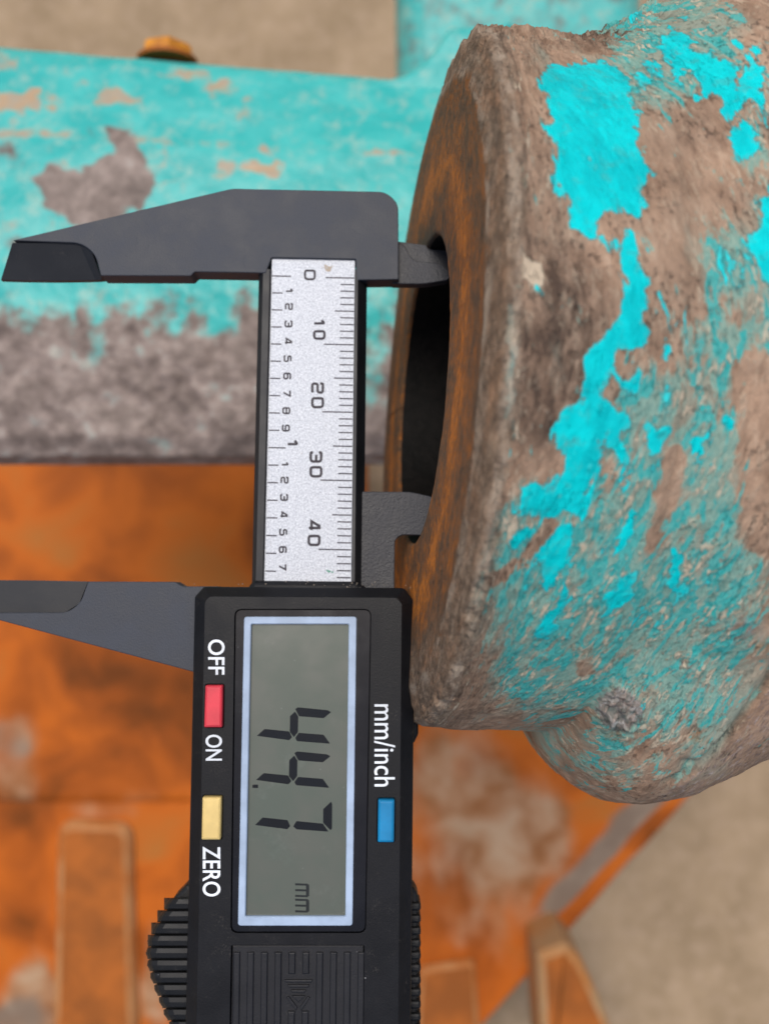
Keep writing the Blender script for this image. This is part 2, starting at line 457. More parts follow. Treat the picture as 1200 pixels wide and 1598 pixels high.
def orange_mat(name='worn_orange_paint', wear_bias=0.0):
    m = Mat(name)
    wear, grey = m.attr('wear'), m.attr('grey')
    f1 = m.noise(520, 4, .5, .4); f2 = m.noise(190, 3, .5, .3, seed=3); fs = m.noise(230, 3, .5, seed=8, stretch=(.8, 2.2, 1))
    org = m.ramp(f1, [(.32, (.15, .040, .005)), (.44, (.30, .070, .007)), (.57, (.46, .108, .009)), (.75, (.36, .13, .024))])
    mudc = m.ramp(f2, [(.35, (.24, .105, .040)), (.52, (.34, .195, .105)), (.68, (.40, .28, .175))])
    f12 = m.math('ADD', m.math('MULTIPLY', f1, .5), m.math('MULTIPLY', fs, .5))
    wm = m.step(m.math('ADD', m.math('ADD', wear, wear_bias), m.math('MULTIPLY', m.math('SUBTRACT', f12, .5), 1.9)), .38, .86)
    col = m.mix(m.math('MULTIPLY', wm, .9), org, mudc)
    gm = m.step(m.math('ADD', grey, m.math('MULTIPLY', m.math('SUBTRACT', f1, .5), 1.4)), .38, .70)
    col = m.mix(gm, col, m.mix(m.step(f2, .35, .65), (.19, .135, .095), (.26, .195, .14)))
    return m.set(base=col, rough=.6, normal=m.bump(f2, 3.0, .7), spec=.15).m

def simple_rough(name, a, b, size=40, rough=.7, bump=2.0, spec=.3):
    m = Mat(name); f = m.noise(size, 6, .65, .2); f2 = m.noise(size * .2, 4, .6, seed=3)
    col = m.mix(m.step(f, .35, .65), a, b)
    return m.set(base=col, rough=rough, normal=m.bump(m.math('ADD', f, m.math('MULTIPLY', f2, .4)), bump), spec=spec).m

def floor_mat():
    m = Mat('dusty_concrete')
    f1 = m.noise(420, 6, .6, .4); f2 = m.noise(90, 6, .65, seed=3); f3 = m.noise(14, 4, .6, seed=5)
    col = m.mix(m.step(f1, .35, .68), (.27, .195, .118), (.35, .255, .160))
    col = m.mix(m.step(f2, .42, .72, 0, .5), col, (.42, .31, .215))
    col = m.mix(m.step(f3, .60, .74, 0, .35), col, (.22, .16, .11))
    return m.set(base=col, rough=.85, normal=m.bump(f3, 3.0, .6), spec=.15).m

MCAST, MARM, MORANGE, MFLOOR = casting_mat(), arm_mat(), orange_mat(), floor_mat()
MBORE = simple_rough('greasy_black_bore', (.0025, .0024, .0022), (.006, .005, .0045), 16, .6, 2.0, .12)
MTAN = simple_rough('tan_primer_edge', (.42, .17, .045), (.38, .23, .11), 220)
MEDGE = simple_rough('worn_orange_edge', (.36, .115, .022), (.42, .20, .075), 260)
MBOLT = simple_rough('worn_orange_bolt', (.62, .25, .02), (.34, .12, .02), 60, .5)
MDARKO = simple_rough('rusty_orange_plate', (.24, .070, .009), (.38, .105, .012), 300, .7)

# ================================================================== SETTING: floor
bm = bmesh.new()
s_ = 6.0
vs_ = [bm.verts.new(c) for c in ((-s_, -s_, 0), (s_, -s_, 0), (s_, s_, 0), (-s_, s_, 0))]
bm.faces.new(vs_)
floor = from_bm('floor', bm, MFLOOR, scale=1.0)
tag(floor, 'dusty beige concrete floor far below', kind='structure')

# ================================================================== ORANGE STEEL FRAME (below everything)
def plane_grid(name, quad, z, nu, nv, thick, parent, wear=None, grey=None, rough=6.0, mat=MORANGE, edge=14):
    """a slab: gridded, slightly uneven top with rounded borders, and side walls"""
    A, B, C_, D_ = [unproj(x, y, z) for x, y in quad]     # TL, TR, BR, BL
    # border steps fold the outer rows down into the walls
    U = np.concatenate([[0, 0, .0], np.linspace(0, 1, nu - 6), [1, 1, 1]]); Vv = np.concatenate([[0, 0, 0], np.linspace(0, 1, nv - 6), [1, 1, 1]])
    du = np.zeros(nu); dv = np.zeros(nv)
    for arr in (du, dv): arr[0] = arr[-1] = thick; arr[1] = arr[-2] = edge; arr[2] = arr[-3] = edge * .3
    u, v = np.meshgrid(U, Vv, indexing='ij')
    A, B, C_, D_ = [np.array(p) for p in (A, B, C_, D_)]
    P = (A * (1 - u[..., None]) * (1 - v[..., None]) + B * u[..., None] * (1 - v[..., None]) + C_ * (u * v)[..., None] + D_ * ((1 - u) * v)[..., None])
    drop = np.maximum(du[:, None], dv[None, :])
    cen = P.mean((0, 1))
    out = np.array([0, edge * .6, edge, edge])[np.searchsorted([0.01, edge * .5, edge + .1], drop)]
    dirv = P - cen; dirv[..., 2] = 0; dirv /= np.linalg.norm(dirv, axis=-1, keepdims=True) + 1e-9
    P = P + dirv * out[..., None]
    P[..., 2] -= drop
    P = P.reshape(-1, 3)
    P[:, 2] += (fbm(P, 90, 4, 3) - .5) * rough * (drop.ravel() < edge)
    x, y = proj(P)
    w = wear(x, y) if wear else np.zeros(len(P)); g = grey(x, y) if grey else np.zeros(len(P))
    return grid_mesh(name, P, nu, nv, mat, parent, dict(wear=w, grey=g))

frame = empty('steel_frame', M((-150, -300, -F)))
tag(frame, 'worn orange steel frame with mud streaks lying out of focus under the calliper', 'frame')
def keep(o, par):          # parent while leaving the mesh where it stands
    o.parent = par; o.matrix_parent_inverse = Matrix.Translation(par.location).inverted(); return o

def wear_low(x, y):
    w = .62 * ell(x, y, 745, 1350, 200, 290) + .35 * ell(x, y, 690, 1200, 120, 120) + .5 * ell(x, y, 800, 1300, 120, 120)
    w += .65 * ell(x, y, 30, 1580, 110, 90) + .75 * ell(x, y, 250, 1540, 60, 160) + .5 * ell(x, y, 150, 1262, 110, 34) + .45 * ell(x, y, 60, 1500, 50, 260) - .4 * ell(x, y, 700, 1560, 100, 90)
    return w
def grey_low(x, y):
    d = line_dist(x, y, [(1300, 976), (700, 1637)])
    return .85 * sstep(75, 25, d) * sstep(5, 16, d) * sstep(1480, 1380, y) + .5 * ell(x, y, 30, 1590, 90, 60) + .12 * ell(x, y, 840, 1400, 90, 120)
keep(plane_grid('base_plate', [(-260, 560), (1295, 1000), (693, 1660), (-260, 1720)], -3700, 150, 150, 160, None, wear_low, grey_low), frame)
def wear_up(x, y):
    return (.42 * sstep(1175, 1240, y) + .55 * ell(x, y, 20, 1170, 80, 120) + .25 * ell(x, y, 60, 760, 160, 60) + .30 * ell(x, y, 40, 980, 90, 60))
def grey_up(x, y):
    return .60 * ell(x, y, 15, 1165, 80, 110) - .1
keep(plane_grid('raised_plate', [(-270, 540), (560, 560), (556, 1243), (-270, 1243)], -3676, 120, 120, 40, None, wear_up, grey_up, edge=55), frame)
def bar(name, pts, z, depth, mats, par, bevel=16, edge_first=None):
    p = [unproj(x, y, z) for x, y in pts]; poly = ccw([(q.x, q.y) for q in p])
    bm = bmesh.new()
    loops = [(poly, z - depth), (poly, z - bevel), (offset(poly, -bevel * .5), z - bevel * .25), (offset(poly, -bevel), z)]
    rings = loops_into(bm, loops, mat=1, top_mat=0)
    for v in bm.verts: v.co.z += F
    return keep(from_bm(name, bm, mats, None, smooth=False), par)
bar('stiffener', rounded([(88, 1282), (204, 1286), (216, 1720), (78, 1720)], 30, 5), -3630, 80, [MDARKO, MEDGE], frame, 46)
bar('end_bracket', rounded([(838, 1492), (884, 1474), (908, 1500), (948, 1588), (982, 1720), (850, 1720)], 8, 4), -3300, 420, [MDARKO, MTAN], frame, 40)
bar('foot_pad', rounded([(655, 1512), (742, 1500), (756, 1720), (640, 1720)], 12, 4), -3650, 40, [MDARKO, MEDGE], frame, 26)

# ================================================================== TURQUOISE CASTING
cast = empty('cast_yoke', M(unproj(900, 640, -700)))
tag(cast, 'heavy cast iron yoke with flaking turquoise paint, rusty bore face and thick round boss', 'casting')

e_y = Vector((.065, 1, 0)).normalized()
e_n = Vector((.115, 0, .993)); e_n = (e_n - e_y * e_n.dot(e_y)).normalized()
e_s = e_y.cross(e_n).normalized()
e_y, e_n, e_s = np.array(e_y), np.array(e_n), np.array(e_s)
BC = np.array(unproj(655, 612, -10))
R0, RF, RO = 237.0, 455.0, 512.0

# --- boss and body, one continuous surface
prof = [(7, R0 + 1), (3, R0 + 2), (0.8, R0 + 4.5)] + [(0, r) for r in np.linspace(R0 + 8, RF, 85)]
for k in range(1, 12): prof.append((11 * k / 11, RF + (RO - RF - 7) * k / 11))    # flat chamfer
prof += [(14, RO - 4), (18.5, RO - 1.2), (23, RO)]
prof += [(s, RO) for s in np.linspace(26, 330, 225)] + [(s, RO) for s in np.linspace(333, 760, 110)]
prof = np.array(prof)
plen = np.concatenate([[0], np.cumsum(np.hypot(*np.diff(prof, axis=0).T))])
th = np.concatenate([np.linspace(-1.75, 1.95, 760, endpoint=False), np.linspace(1.95, 2 * math.pi - 1.75, 150, endpoint=False)])
nu, nv = len(prof), len(th)
S = np.repeat(prof[:, 0], nv); Rr = np.repeat(prof[:, 1], nv); PL = np.repeat(plen, nv); TH = np.tile(th, nu)
outer = (np.repeat(np.arange(nu), nv) >= 3 + 85 + 11).astype(float)
def smooth_interp(x, xs, ys):
    g = np.linspace(-60, 900, 1921); v = np.interp(g, xs, ys)
    kx = np.exp(-np.linspace(-2.2, 2.2, 17) ** 2); kx /= kx.sum()
    v = np.convolve(np.pad(v, 8, 'edge'), kx, 'valid'); return np.interp(x, g, v)
sn = np.sin(TH)
wb = sstep(.64, .955, -sn); wt = sstep(.35, .95, sn); wm_ = 1 - np.maximum(wb, wt)
dB = smooth_interp(S, [206, 212, 232, 258, 300, 340, 385, 456, 700], [0, 18, 50, 76, 98, 99, 88, 54, -70])
dT = smooth_interp(S, [165, 200, 250, 305, 400, 560, 760], [0, 15, 42, 88, 150, 215, 260])
dN = smooth_interp(S, [150, 195, 205, 215, 232, 262, 330, 560], [0, 2, 1, -2, -3, 3, 16, 40])
Rr = Rr + outer * (wb * dB + wt * dT + wm_ * dN)
def pos(S, Rr, TH):
    return BC + S[:, None] * e_s + (Rr * np.cos(TH))[:, None] * e_n + (Rr * np.sin(TH))[:, None] * e_y
P0 = pos(S, Rr, TH)
# lumps, crust and the marks the photograph shows
isface = 1 - outer
n_big = fbm(P0, 120, 3, 1) - .5; n_med = fbm(P0, 34, 4, 5) - .5; n_fin = fbm(P0, 11, 4, 9, .6) - .5
px, py = proj(P0)
front = (np.cos(TH) > -.25).astype(float)
chip = np.exp(-((np.repeat(np.arange(nu), nv) - 100) / 4.5) ** 2) * np.clip(fbm(P0, 30, 5, 85, .6) - .50, 0, 1) * 52
crust = outer * (sstep(.86, .97, sn) * .9 + ell(px, py, 880, 40, 190, 60) * front)
ndist = outer * sstep(3, 60, S) * (n_big * 12 + n_med * 6) + outer * n_fin * 2.6 + isface * (n_med * 1.6 + n_fin * 1.2)
ndist += np.clip(crust, 0, 1) * ((fbm(P0, 26, 5, 21, .65) - .35) * 44)
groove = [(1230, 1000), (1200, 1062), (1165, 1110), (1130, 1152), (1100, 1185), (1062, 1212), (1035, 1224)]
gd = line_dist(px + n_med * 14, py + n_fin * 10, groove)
ndist -= outer * front * 10 * np.exp(-(gd / 6) ** 2) * sstep(1252, 1222, py)
lip = [(1205, 1020), (1172, 1060), (1150, 1105), (1120, 1150), (1090, 1180)]
ndist += outer * front * 3.5 * np.exp(-(line_dist(px, py, lip) / 6) ** 2)
knob = ell(px, py, 966, 1108, 52, 44, 35) * front * outer
ndist += knob * (10 + n_fin * 26) - 7 * np.exp(-(((px - 962) / 13) ** 2 + ((py - 1100) / 9) ** 2)) * front * outer
ndist += ell(px, py, 1160, 985, 70, 62) * front * outer * (7 + n_med * 14)
ndist += ell(px, py, 1070, 1040, 34, 26) * front * outer * (5 + n_fin * 14) - 6 * np.exp(-(((px - 1066) / 9) ** 2 + ((py - 1030) / 9) ** 2)) * front
ndist -= outer * front * 5 * sstep(1150, 1172, px) * sstep(560, 590, py) * sstep(900, 860, py)
ndist -= outer * front * 9 * np.exp(-(((px - 1070) / 12) ** 2 + ((py - 1195) / 9) ** 2))
dirn = np.where(outer[:, None] > 0, (np.cos(TH))[:, None] * e_n + (np.sin(TH))[:, None] * e_y, -e_s[None, :])
P1 = P0 + dirn * ndist[:, None]
P1 = P1 - chip[:, None] * .75 * (np.cos(TH)[:, None] * e_n + np.sin(TH)[:, None] * e_y) + chip[:, None] * .35 * e_s
# keep the bore edge crisp
x, y = proj(P1)
wx = (fbm(P0, 24, 5, 61, .65) - .5) * 32; wy = (fbm(P0, 24, 5, 71, .65) - .5) * 32
xx, yy = x + wx, y + wy
PA = [(847,112),(865,102),(900,96),(940,93),(970,107),(987,125),(985,155),(1000,175),(1003,195),(990,202),(1000,230),(1015,255),(1015,275),(992,292),(1002,320),(1005,347),(985,342),(950,327),(932,345),(935,360),(960,380),(962,402),(945,392),(925,372),(890,355),(887,320),(870,300),(867,235),(857,215),(855,165),(845,132)]
PB = [(967,388),(977,365),(995,367),(1000,390),(1007,415),(1012,445),(1000,480),(997,500),(1004,538),(993,548),(985,552),(970,540),(962,560),(972,590),(985,592),(990,565),(997,570),(993,605),(973,608),(965,600),(955,575),(948,600),(942,612),(968,651),(962,667),(937,688),(931,713),(921,765),(912,795),(892,819),(882,880),(868,915),(850,905),(862,850),(849,808),(806,790),(810,765),(849,762),(869,705),(862,675),(895,636),(916,620),(911,589),(908,553),(942,522),(968,491),(975,450),(970,403)]
PC = [(1060,55),(1082,78),(1105,85),(1135,98),(1150,120),(1142,140),(1152,158),(1140,165),(1125,162),(1112,150),(1104,158),(1085,155),(1098,140),(1095,118),(1072,108),(1056,125),(1050,105),(1062,92)]
PD = [(1143,208),(1165,198),(1176,215),(1172,232),(1155,240),(1145,228)]
PE = [(1168,372),(1180,350),(1196,330),(1204,270),(1215,180),(1240,180),(1240,420),(1194,430),(1186,402)]
PFl = [(1050,545),(1030,530),(1022,552),(1034,560)]
paint = np.zeros(len(P1))
def add_poly(poly, lvl, soft=17):
    global paint
    paint = np.maximum(paint, lvl * sstep(-soft, soft, poly_sdf(xx, yy, poly)))
for p_, l_ in ((PA, 1.0), (PB, .98), (PC, .92), (PD, .85), (PE, .72), (PFl, .62)): add_poly(p_, l_)
for pts, w_, l_ in (([(797, 482), (799, 540), (795, 600), (790, 650)], 8, .85), ([(790, 200), (792, 235)], 7, .75), ([(798, 660), (790, 760), (800, 800)], 6, .5),
                    ([(1130, 175), (1185, 120), (1175, 85)], 12, .50), ([(1170, 130), (1190, 150)], 10, .6), ([(962, 690), (975, 720), (965, 760)], 9, .62), ([(985, 800), (975, 850), (962, 880)], 7, .55),
                    ([(1015, 660), (1018, 695), (1040, 670)], 10, .55), ([(1086, 690), (1088, 705)], 8, .6), ([(1130, 655), (1140, 665)], 9, .6), ([(1052, 890), (1056, 860), (1050, 920)], 6, .5),
                    ([(960, 935), (975, 930)], 12, .60), ([(845, 860), (880, 930), (850, 990)], 12, .45), ([(820, 830), (800, 850)], 10, .55), ([(1085, 1085), (1092, 1110)], 5, .4), ([(1000, 1085), (1012, 1120)], 7, .5), ([(850, 458), (838, 452)], 6, .6),
                    ([(995, 20), (985, 35)], 8, .5), ([(1000, 130), (1040, 90), (1068, 50)], 20, .34), ([(1150, 65), (1158, 68)], 9, .55)):
    paint = np.maximum(paint, l_ * sstep(w_ * 1.5, w_ * .4, line_dist(xx, yy, pts)))
paint += np.clip(.24 * ell(x, y, 1040, 520, 80, 140) + .32 * ell(x, y, 1170, 400, 90, 180) + .30 * ell(x, y, 1060, 700, 150, 140) + .34 * ell(x, y, 870, 920, 150, 160) + .30 * ell(x, y, 1060, 900, 190, 150) + .30 * ell(x, y, 1060, 80, 140, 90) + .34 * ell(x, y, 1175, 160, 60, 120), 0, .36)
for pts, w_ in (([(775, 905), (825, 868), (858, 818), (888, 806)], 9), ([(920, 925), (950, 895), (990, 872), (1020, 845)], 13), ([(1020, 850), (1040, 780), (1052, 720)], 13), ([(1016, 850), (1022, 905)], 7), ([(895, 960), (915, 1000), (912, 1045)], 11), ([(855, 945), (880, 890)], 5)):
    paint -= .9 * sstep(w_ * 1.6, w_ * .6, line_dist(xx, yy, pts)) * outer
paint *= outer * front
dust = (.62 * ell(x, y, 1160, 470, 110, 240) + .70 * ell(x, y, 1080, 720, 230, 240) + .95 * ell(x, y, 900, 930, 210, 200) + .80 * ell(x, y, 1060, 960, 240, 190) + .42 * ell(x, y, 900, 1160, 150, 130)
        + .42 * ell(x, y, 1050, 1130, 170, 140) + .95 * ell(x, y, 1050, 55, 140, 120) + .45 * ell(x, y, 1010, 140, 90, 80) + .4 * ell(x, y, 800, 780, 34, 110) + .5 * ell(x, y, 1190, 200, 70, 140) + .35 * ell(x, y, 1000, 640, 60, 90) + .5 * ell(x, y, 820, 1060, 90, 60))
for pts, w_ in (([(920, 925), (950, 895), (990, 872), (1020, 845)], 16), ([(1020, 850), (1040, 780), (1052, 720)], 16), ([(775, 905), (825, 868), (858, 818)], 10), ([(895, 960), (915, 1000), (912, 1045)], 13), ([(1180, 580), (1190, 760), (1195, 830)], 34)):
    dust -= .7 * sstep(w_ * 1.6, w_ * .6, line_dist(xx, yy, pts))
right_of = sstep(-14, 14, poly_sdf(x, y, [(1230, 1000), (1165, 1110), (1100, 1185), (1015, 1240), (985, 1290), (1300, 1290), (1300, 1000)]))
dust = (np.clip(dust * .8, 0, .58) + .13 * ell(x, y, 900, 930, 190, 190) + .08 * ell(x, y, 1060, 920, 200, 140)) * (1 - right_of) * front
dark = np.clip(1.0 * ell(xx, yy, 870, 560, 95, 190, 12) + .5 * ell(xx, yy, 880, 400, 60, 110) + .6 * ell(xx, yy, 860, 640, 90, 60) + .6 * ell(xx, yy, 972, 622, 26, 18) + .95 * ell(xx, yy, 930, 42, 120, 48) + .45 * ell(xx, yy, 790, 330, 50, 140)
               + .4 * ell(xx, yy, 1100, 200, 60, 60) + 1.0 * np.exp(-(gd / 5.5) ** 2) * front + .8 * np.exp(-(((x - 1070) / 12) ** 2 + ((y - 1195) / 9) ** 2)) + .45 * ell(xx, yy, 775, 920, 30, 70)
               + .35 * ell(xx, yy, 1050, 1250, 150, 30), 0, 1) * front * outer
fp = sstep(780, 1000, y) * isface
dark = np.clip(dark + isface * (.55 * ell(x, y, 665, 400, 40, 60) + .35 * sstep(430, 250, Rr) * sstep(560, 380, y)), 0, 1)
cream = np.clip(.44 * sstep(18, 26, S) * sstep(58, 34, S) * sstep(60, 200, y) + .75 * ell(xx, yy, 835, 430, 24, 36, -20) + .55 * ell(xx, yy, 862, 290, 20, 34) + .45 * ell(xx, yy, 800, 830, 22, 40) + .42 * ell(xx, yy, 790, 250, 12, 60) + .40 * ell(xx, yy, 800, 120, 18, 50, -35) + .38 * ell(xx, yy, 795, 380, 12, 120)
                + .28 * ell(x, y, 890, 1000, 130, 90) + .30 * ell(x, y, 1000, 1020, 120, 60) + .3 * ell(x, y, 800, 1130, 160, 40) + .35 * ell(x, y, 1065, 1035, 40, 30), 0, 1) * outer * front
ochre = np.clip(.6 * ell(x, y, 1185, 1010, 36, 26) + .55 * ell(x, y, 1090, 1150, 34, 24) + .5 * ell(x, y, 955, 1150, 34, 22) + .5 * ell(x, y, 1066, 1030, 14, 12) + .4 * ell(x, y, 740, 80, 12, 40) + .35 * ell(x, y, 880, 1115, 60, 16), 0, 1) * outer * front
pale = np.clip(1.15 * ell(x, y, 966, 1108, 54, 46, 35) + .5 * ell(x, y, 1160, 985, 60, 55) + .45 * ell(x, y, 1072, 1040, 36, 28) + .48 * right_of, 0, 1) * outer * front * (1 - .9 * np.exp(-(gd / 6) ** 2))
idx_row = np.repeat(np.arange(nu), nv)
face_a = sstep(3 + 85 + 13, 3 + 85 + 9, idx_row)
rw = idx_row + (fbm(P0, 22, 4, 81) - .5) * 12
rim_a = sstep(3 + 85 - 3, 3 + 85 + 1, rw) * sstep(3 + 85 + 19, 3 + 85 + 14, rw)
rowj = idx_row + (fbm(P0, 30, 4, 83) - .5) * 5
edge_a = np.exp(-((rowj - 88) / 1.7) ** 2) * .9 + 1.1 * np.exp(-((rowj - 100.5) / 1.8) ** 2)
dark = np.clip(dark + .8 * np.exp(-((rowj - 107) / 2.4) ** 2) * sstep(.40, .62, fbm(P0, 40, 3, 87)), 0, 1)
low = sstep(900, 1080, y)
rim_a = np.clip(rim_a + isface * low * sstep(360, 430, Rr), 0, 1)
streak = np.exp(-((Rr - 335 + (fbm(P0, 60, 3, 91) - .5) * 50) / 34) ** 2) * isface
arc = np.where(TH > math.pi, TH - 2 * math.pi, TH) * 480
suv = np.stack([(PL + sstep(86, 150, idx_row) * .36 * (np.sqrt(arc ** 2 + 160.0 ** 2) - 160)) * K, arc * K, np.zeros_like(PL)], 1)   # strokes lean left above and right below the crest
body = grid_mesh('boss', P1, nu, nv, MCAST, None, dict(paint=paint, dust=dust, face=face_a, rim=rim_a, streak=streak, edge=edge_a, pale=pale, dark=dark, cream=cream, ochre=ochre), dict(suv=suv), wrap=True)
keep(body, cast)

# --- dark bore
bs = np.linspace(6, 620, 60); bt = np.linspace(0, 2 * math.pi, 160, endpoint=False)
SS, TT = np.repeat(bs, 160), np.tile(bt, 60)
RR = np.full(SS.shape, R0) + np.where(SS < 12, (12 - SS) * .12, 0)
RR[SS > 600] = 2
Pb = pos(SS, RR, TT); Pb += (fbm(Pb, 20, 4, 3) - .5)[:, None] * 1.2
keep(grid_mesh('bore', Pb, 60, 160, MBORE, None, wrap=True), cast)

# --- long arm behind the calliper
au = np.linspace(-420, 1150, 380)
cs = [(92, -640), (80, -590), (76, -552), (80, -530), (92, -512), (150, -476), (205, -446), (222, -436), (240, -430), (330, -408), (430, -396), (520, -400), (610, -412), (680, -432), (712, -462), (726, -540), (722, -680)]
cs = np.array(cs, float)
cl = np.concatenate([[0], np.cumsum(np.hypot(*np.diff(cs, axis=0).T))])
tt = np.linspace(0, cl[-1], 330)
cyv, czv = np.interp(tt, cl, cs[:, 0]), np.interp(tt, cl, cs[:, 1])
def sm(v):
    kx = np.ones(5) / 5; return np.convolve(np.pad(v, 2, 'edge'), kx, 'valid')
cyv, czv = sm(cyv), sm(czv) - 600
UX = np.repeat(au, 330); YY = np.tile(cyv, 380); ZZ = np.tile(czv, 380)
topt = sstep(330, 60, YY)
YY = YY + topt * .082 * UX * np.clip(1, 0, 1) - topt * 2
f_ = (D - ZZ) / D
Pa = np.stack([(UX - CX) * f_, (CY - YY) * f_, ZZ], 1)
xa, ya = proj(Pa)
crustw = sstep(395, 560, ya + (fbm(Pa * np.array([1, .45, 1]), 44, 4, 11) - .5) * 190)
Pa[:, 2] += (fbm(Pa, 110, 3, 2) - .5) * 16 + crustw * ((fbm(Pa, 95, 3, 7, .45) - .45) * 52 + (fbm(Pa, 24, 2, 8) - .5) * 5)
wxa = (fbm(Pa, 40, 4, 31) - .5) * 50; wya = (fbm(Pa, 40, 4, 33) - .5) * 50
xw, yw = xa + wxa, ya + wya
apaint = 1 - crustw * .92
apaint -= .95 * np.clip(sstep(-14, 14, poly_sdf(xw, yw, [(48, 275), (95, 250), (130, 262), (172, 240), (176, 206), (216, 206), (228, 245), (246, 290), (205, 325), (160, 350), (95, 352), (70, 310)])), 0, 1)
apaint += .6 * ell(xw, yw, 145, 236, 34, 20) - .45 * ell(xw, yw, 30, 380, 90, 40) - .4 * ell(xw, yw, 10, 240, 40, 40) + .35 * ell(xw, yw, 330, 470, 70, 60) + .3 * ell(xw, yw, 60, 440, 60, 40) + .35 * ell(xa, ya, 585, 560, 40, 110)
atan = (.16 * sstep(420, 60, xa) + .75 * ell(xw, yw, 30, 162, 60, 18) + .55 * ell(xw, yw, 58, 146, 22, 16) + .6 * ell(xw, yw, 190, 150, 52, 18) + .55 * ell(xw, yw, 345, 138, 44, 18) + .45 * ell(xw, yw, 385, 175, 26, 30) + .7 * ell(xw, yw, 405, 258, 36, 26) + .55 * ell(xw, yw, 350, 266, 30, 16)
        + .5 * ell(xw, yw, 285, 118, 60, 14) + .35 * ell(xw, yw, 5, 95, 40, 30) + .3 * ell(xw, yw, 500, 146, 40, 10) + .3 * sstep(12, 3, np.abs(ya - (206 + xa * .055))) + .35 * ell(xw, yw, 270, 265, 60, 40) + .25 * ell(xw, yw, 590, 270, 30, 40))
keep(grid_mesh('arm', Pa, 380, 330, MARM, None, dict(paint=apaint, tan=np.clip(atan, 0, 1), mud=crustw)), cast)

# --- web that rises behind the boss and runs into the arm with a fillet
def slab(name, out, z0, rad, radii, depth, paint_, tan_):
    pl = [unproj(x_, y_, z0) for x_, y_ in out]; poly = rounded([(q.x, q.y) for q in pl], radii, 6)
    bm = bmesh.new()
    loops = [(poly, z0 - depth)]
    for k_ in range(7):
        a = k_ / 6 * math.pi / 2
        loops.append((offset(poly, -rad * (1 - math.cos(a))), z0 - rad + rad * math.sin(a)))
    loops_into(bm, loops)
    for v in bm.verts: v.co.z += F
    o = keep(from_bm(name, bm, MARM, None, smooth=False), cast)
    me = o.data
    for k_, val in (('paint', paint_), ('tan', tan_), ('mud', 0.0)):
        at = me.attributes.new(k_, 'FLOAT', 'POINT'); at.data.foreach_set('value', [val] * len(me.vertices))
slab('web', [(616, -260), (624, 300), (1010, 300), (1010, -260)], -2500, 150, 14, 400, .66, .2)  # less paint and some tan darken the web's colour to stand in for shade
slab('gusset', [(500, 132), (590, 122), (640, 112), (672, 82), (700, 40), (800, 30), (800, 320), (500, 320)], -1120, 26, [0, 40, 40, 40, 20, 0, 0, 0], 150, 1.1, .0)
# ================================================================== BOLT on the far edge of the arm
bloc = unproj(262, 98, -1230)
bolt = empty('hex_bolt', M(bloc))
tag(bolt, 'small worn orange hex bolt head peeking over the turquoise arm', 'bolt')
def ngon_prism_y(name, r, y0, y1, n, ch, mat, par, rot=0.0, sm_=False):
    """prism along +Y (out of the arm's far edge)"""
    bm = bmesh.new()
    def ring(rr, yv): return [bm.verts.new((rr * math.cos(2 * math.pi * i / n + rot), yv, rr * math.sin(2 * math.pi * i / n + rot))) for i in range(n)]
    rs = [ring(r, y0), ring(r, y1 - ch), ring(r - ch * .8, y1)]
    for a, b in zip(rs[:-1], rs[1:]):
        for i in range(n): bm.faces.new((a[i], b[i], b[(i + 1) % n], a[(i + 1) % n]))
    bm.faces.new(rs[-1]); bm.faces.new(list(reversed(rs[0])))
    bmesh.ops.recalc_face_normals(bm, faces=bm.faces)
    return from_bm(name, bm, mat, par, sm_)
ngon_prism_y('head', 74, 8, 46, 6, 12, MBOLT, bolt, .25)
ngon_prism_y('washer', 86, -4, 8, 40, 2, MDARKO, bolt)
ngon_prism_y('shank', 30, -160, 2, 24, 2, MDARKO, bolt)

# ================================================================== DIGITAL CALLIPER
caliper = empty('digital_caliper', M((0, 0, 0)), CAL_R.to_euler())
tag(caliper, 'black digital calliper with silver scale, its display reading 44.7 mm across the bore', 'caliper')
HT = 20.0     # face height of the jaws and rail

# --- fixed jaw (its notch takes the end of the scale)
fj = [(20, 375), (362, 294), (602, 299), (621.5, 317), (622, 436), (557, 437), (555, 404.5), (424, 402), (415, 426), (304, 424), (298, 430.5), (158, 430), (149, 396), (126, 379)]
fj = rounded(cals(fj, HT), [3, 8, 14, 14, 1, 0, 1, 1, 1, 2, 2, 1, 14, 14], 5)
fixed_jaw = plate('fixed_jaw', fj, -18, HT, MJAW, caliper, 1.3)
def blade(name, edge_pts, cut_pts, h_in, h_out, parent, lower=True):
    """ground measuring blade: slopes away from the face towards the measuring edge"""
    bm = bmesh.new()
    a = [cal(x_, y_, h_in) for x_, y_ in cut_pts]; b = [cal(x_, y_, h_out) for x_, y_ in edge_pts]
    n = len(a)
    ta = [bm.verts.new((*p, h_in)) for p in a]; tb = [bm.verts.new((*p, h_out)) for p in b]
    ba = [bm.verts.new((*p, -17)) for p in a]; bb = [bm.verts.new((*p, -17)) for p in b]
    for i in range(n - 1):
        bm.faces.new((ta[i], tb[i], tb[i + 1], ta[i + 1])); bm.faces.new((tb[i], bb[i], bb[i + 1], tb[i + 1])); bm.faces.new((ba[i], ta[i], ta[i + 1], ba[i + 1])); bm.faces.new((bb[i], ba[i], ba[i + 1], bb[i + 1]))
    bm.faces.new((ta[0], ba[0], bb[0], tb[0])); bm.faces.new((ta[-1], tb[-1], bb[-1], ba[-1]))
    bmesh.ops.recalc_face_normals(bm, faces=bm.faces)
    return from_bm(name, bm, MBLADE, parent)
blade('measuring_blade', [(2, 437), (40, 438), (90, 438.5), (130, 438), (150, 437.5), (160, 437)], [(20, 379), (48, 379.3), (90, 379.6), (124, 380), (143, 391), (157, 429)], 15, -8, fixed_jaw)
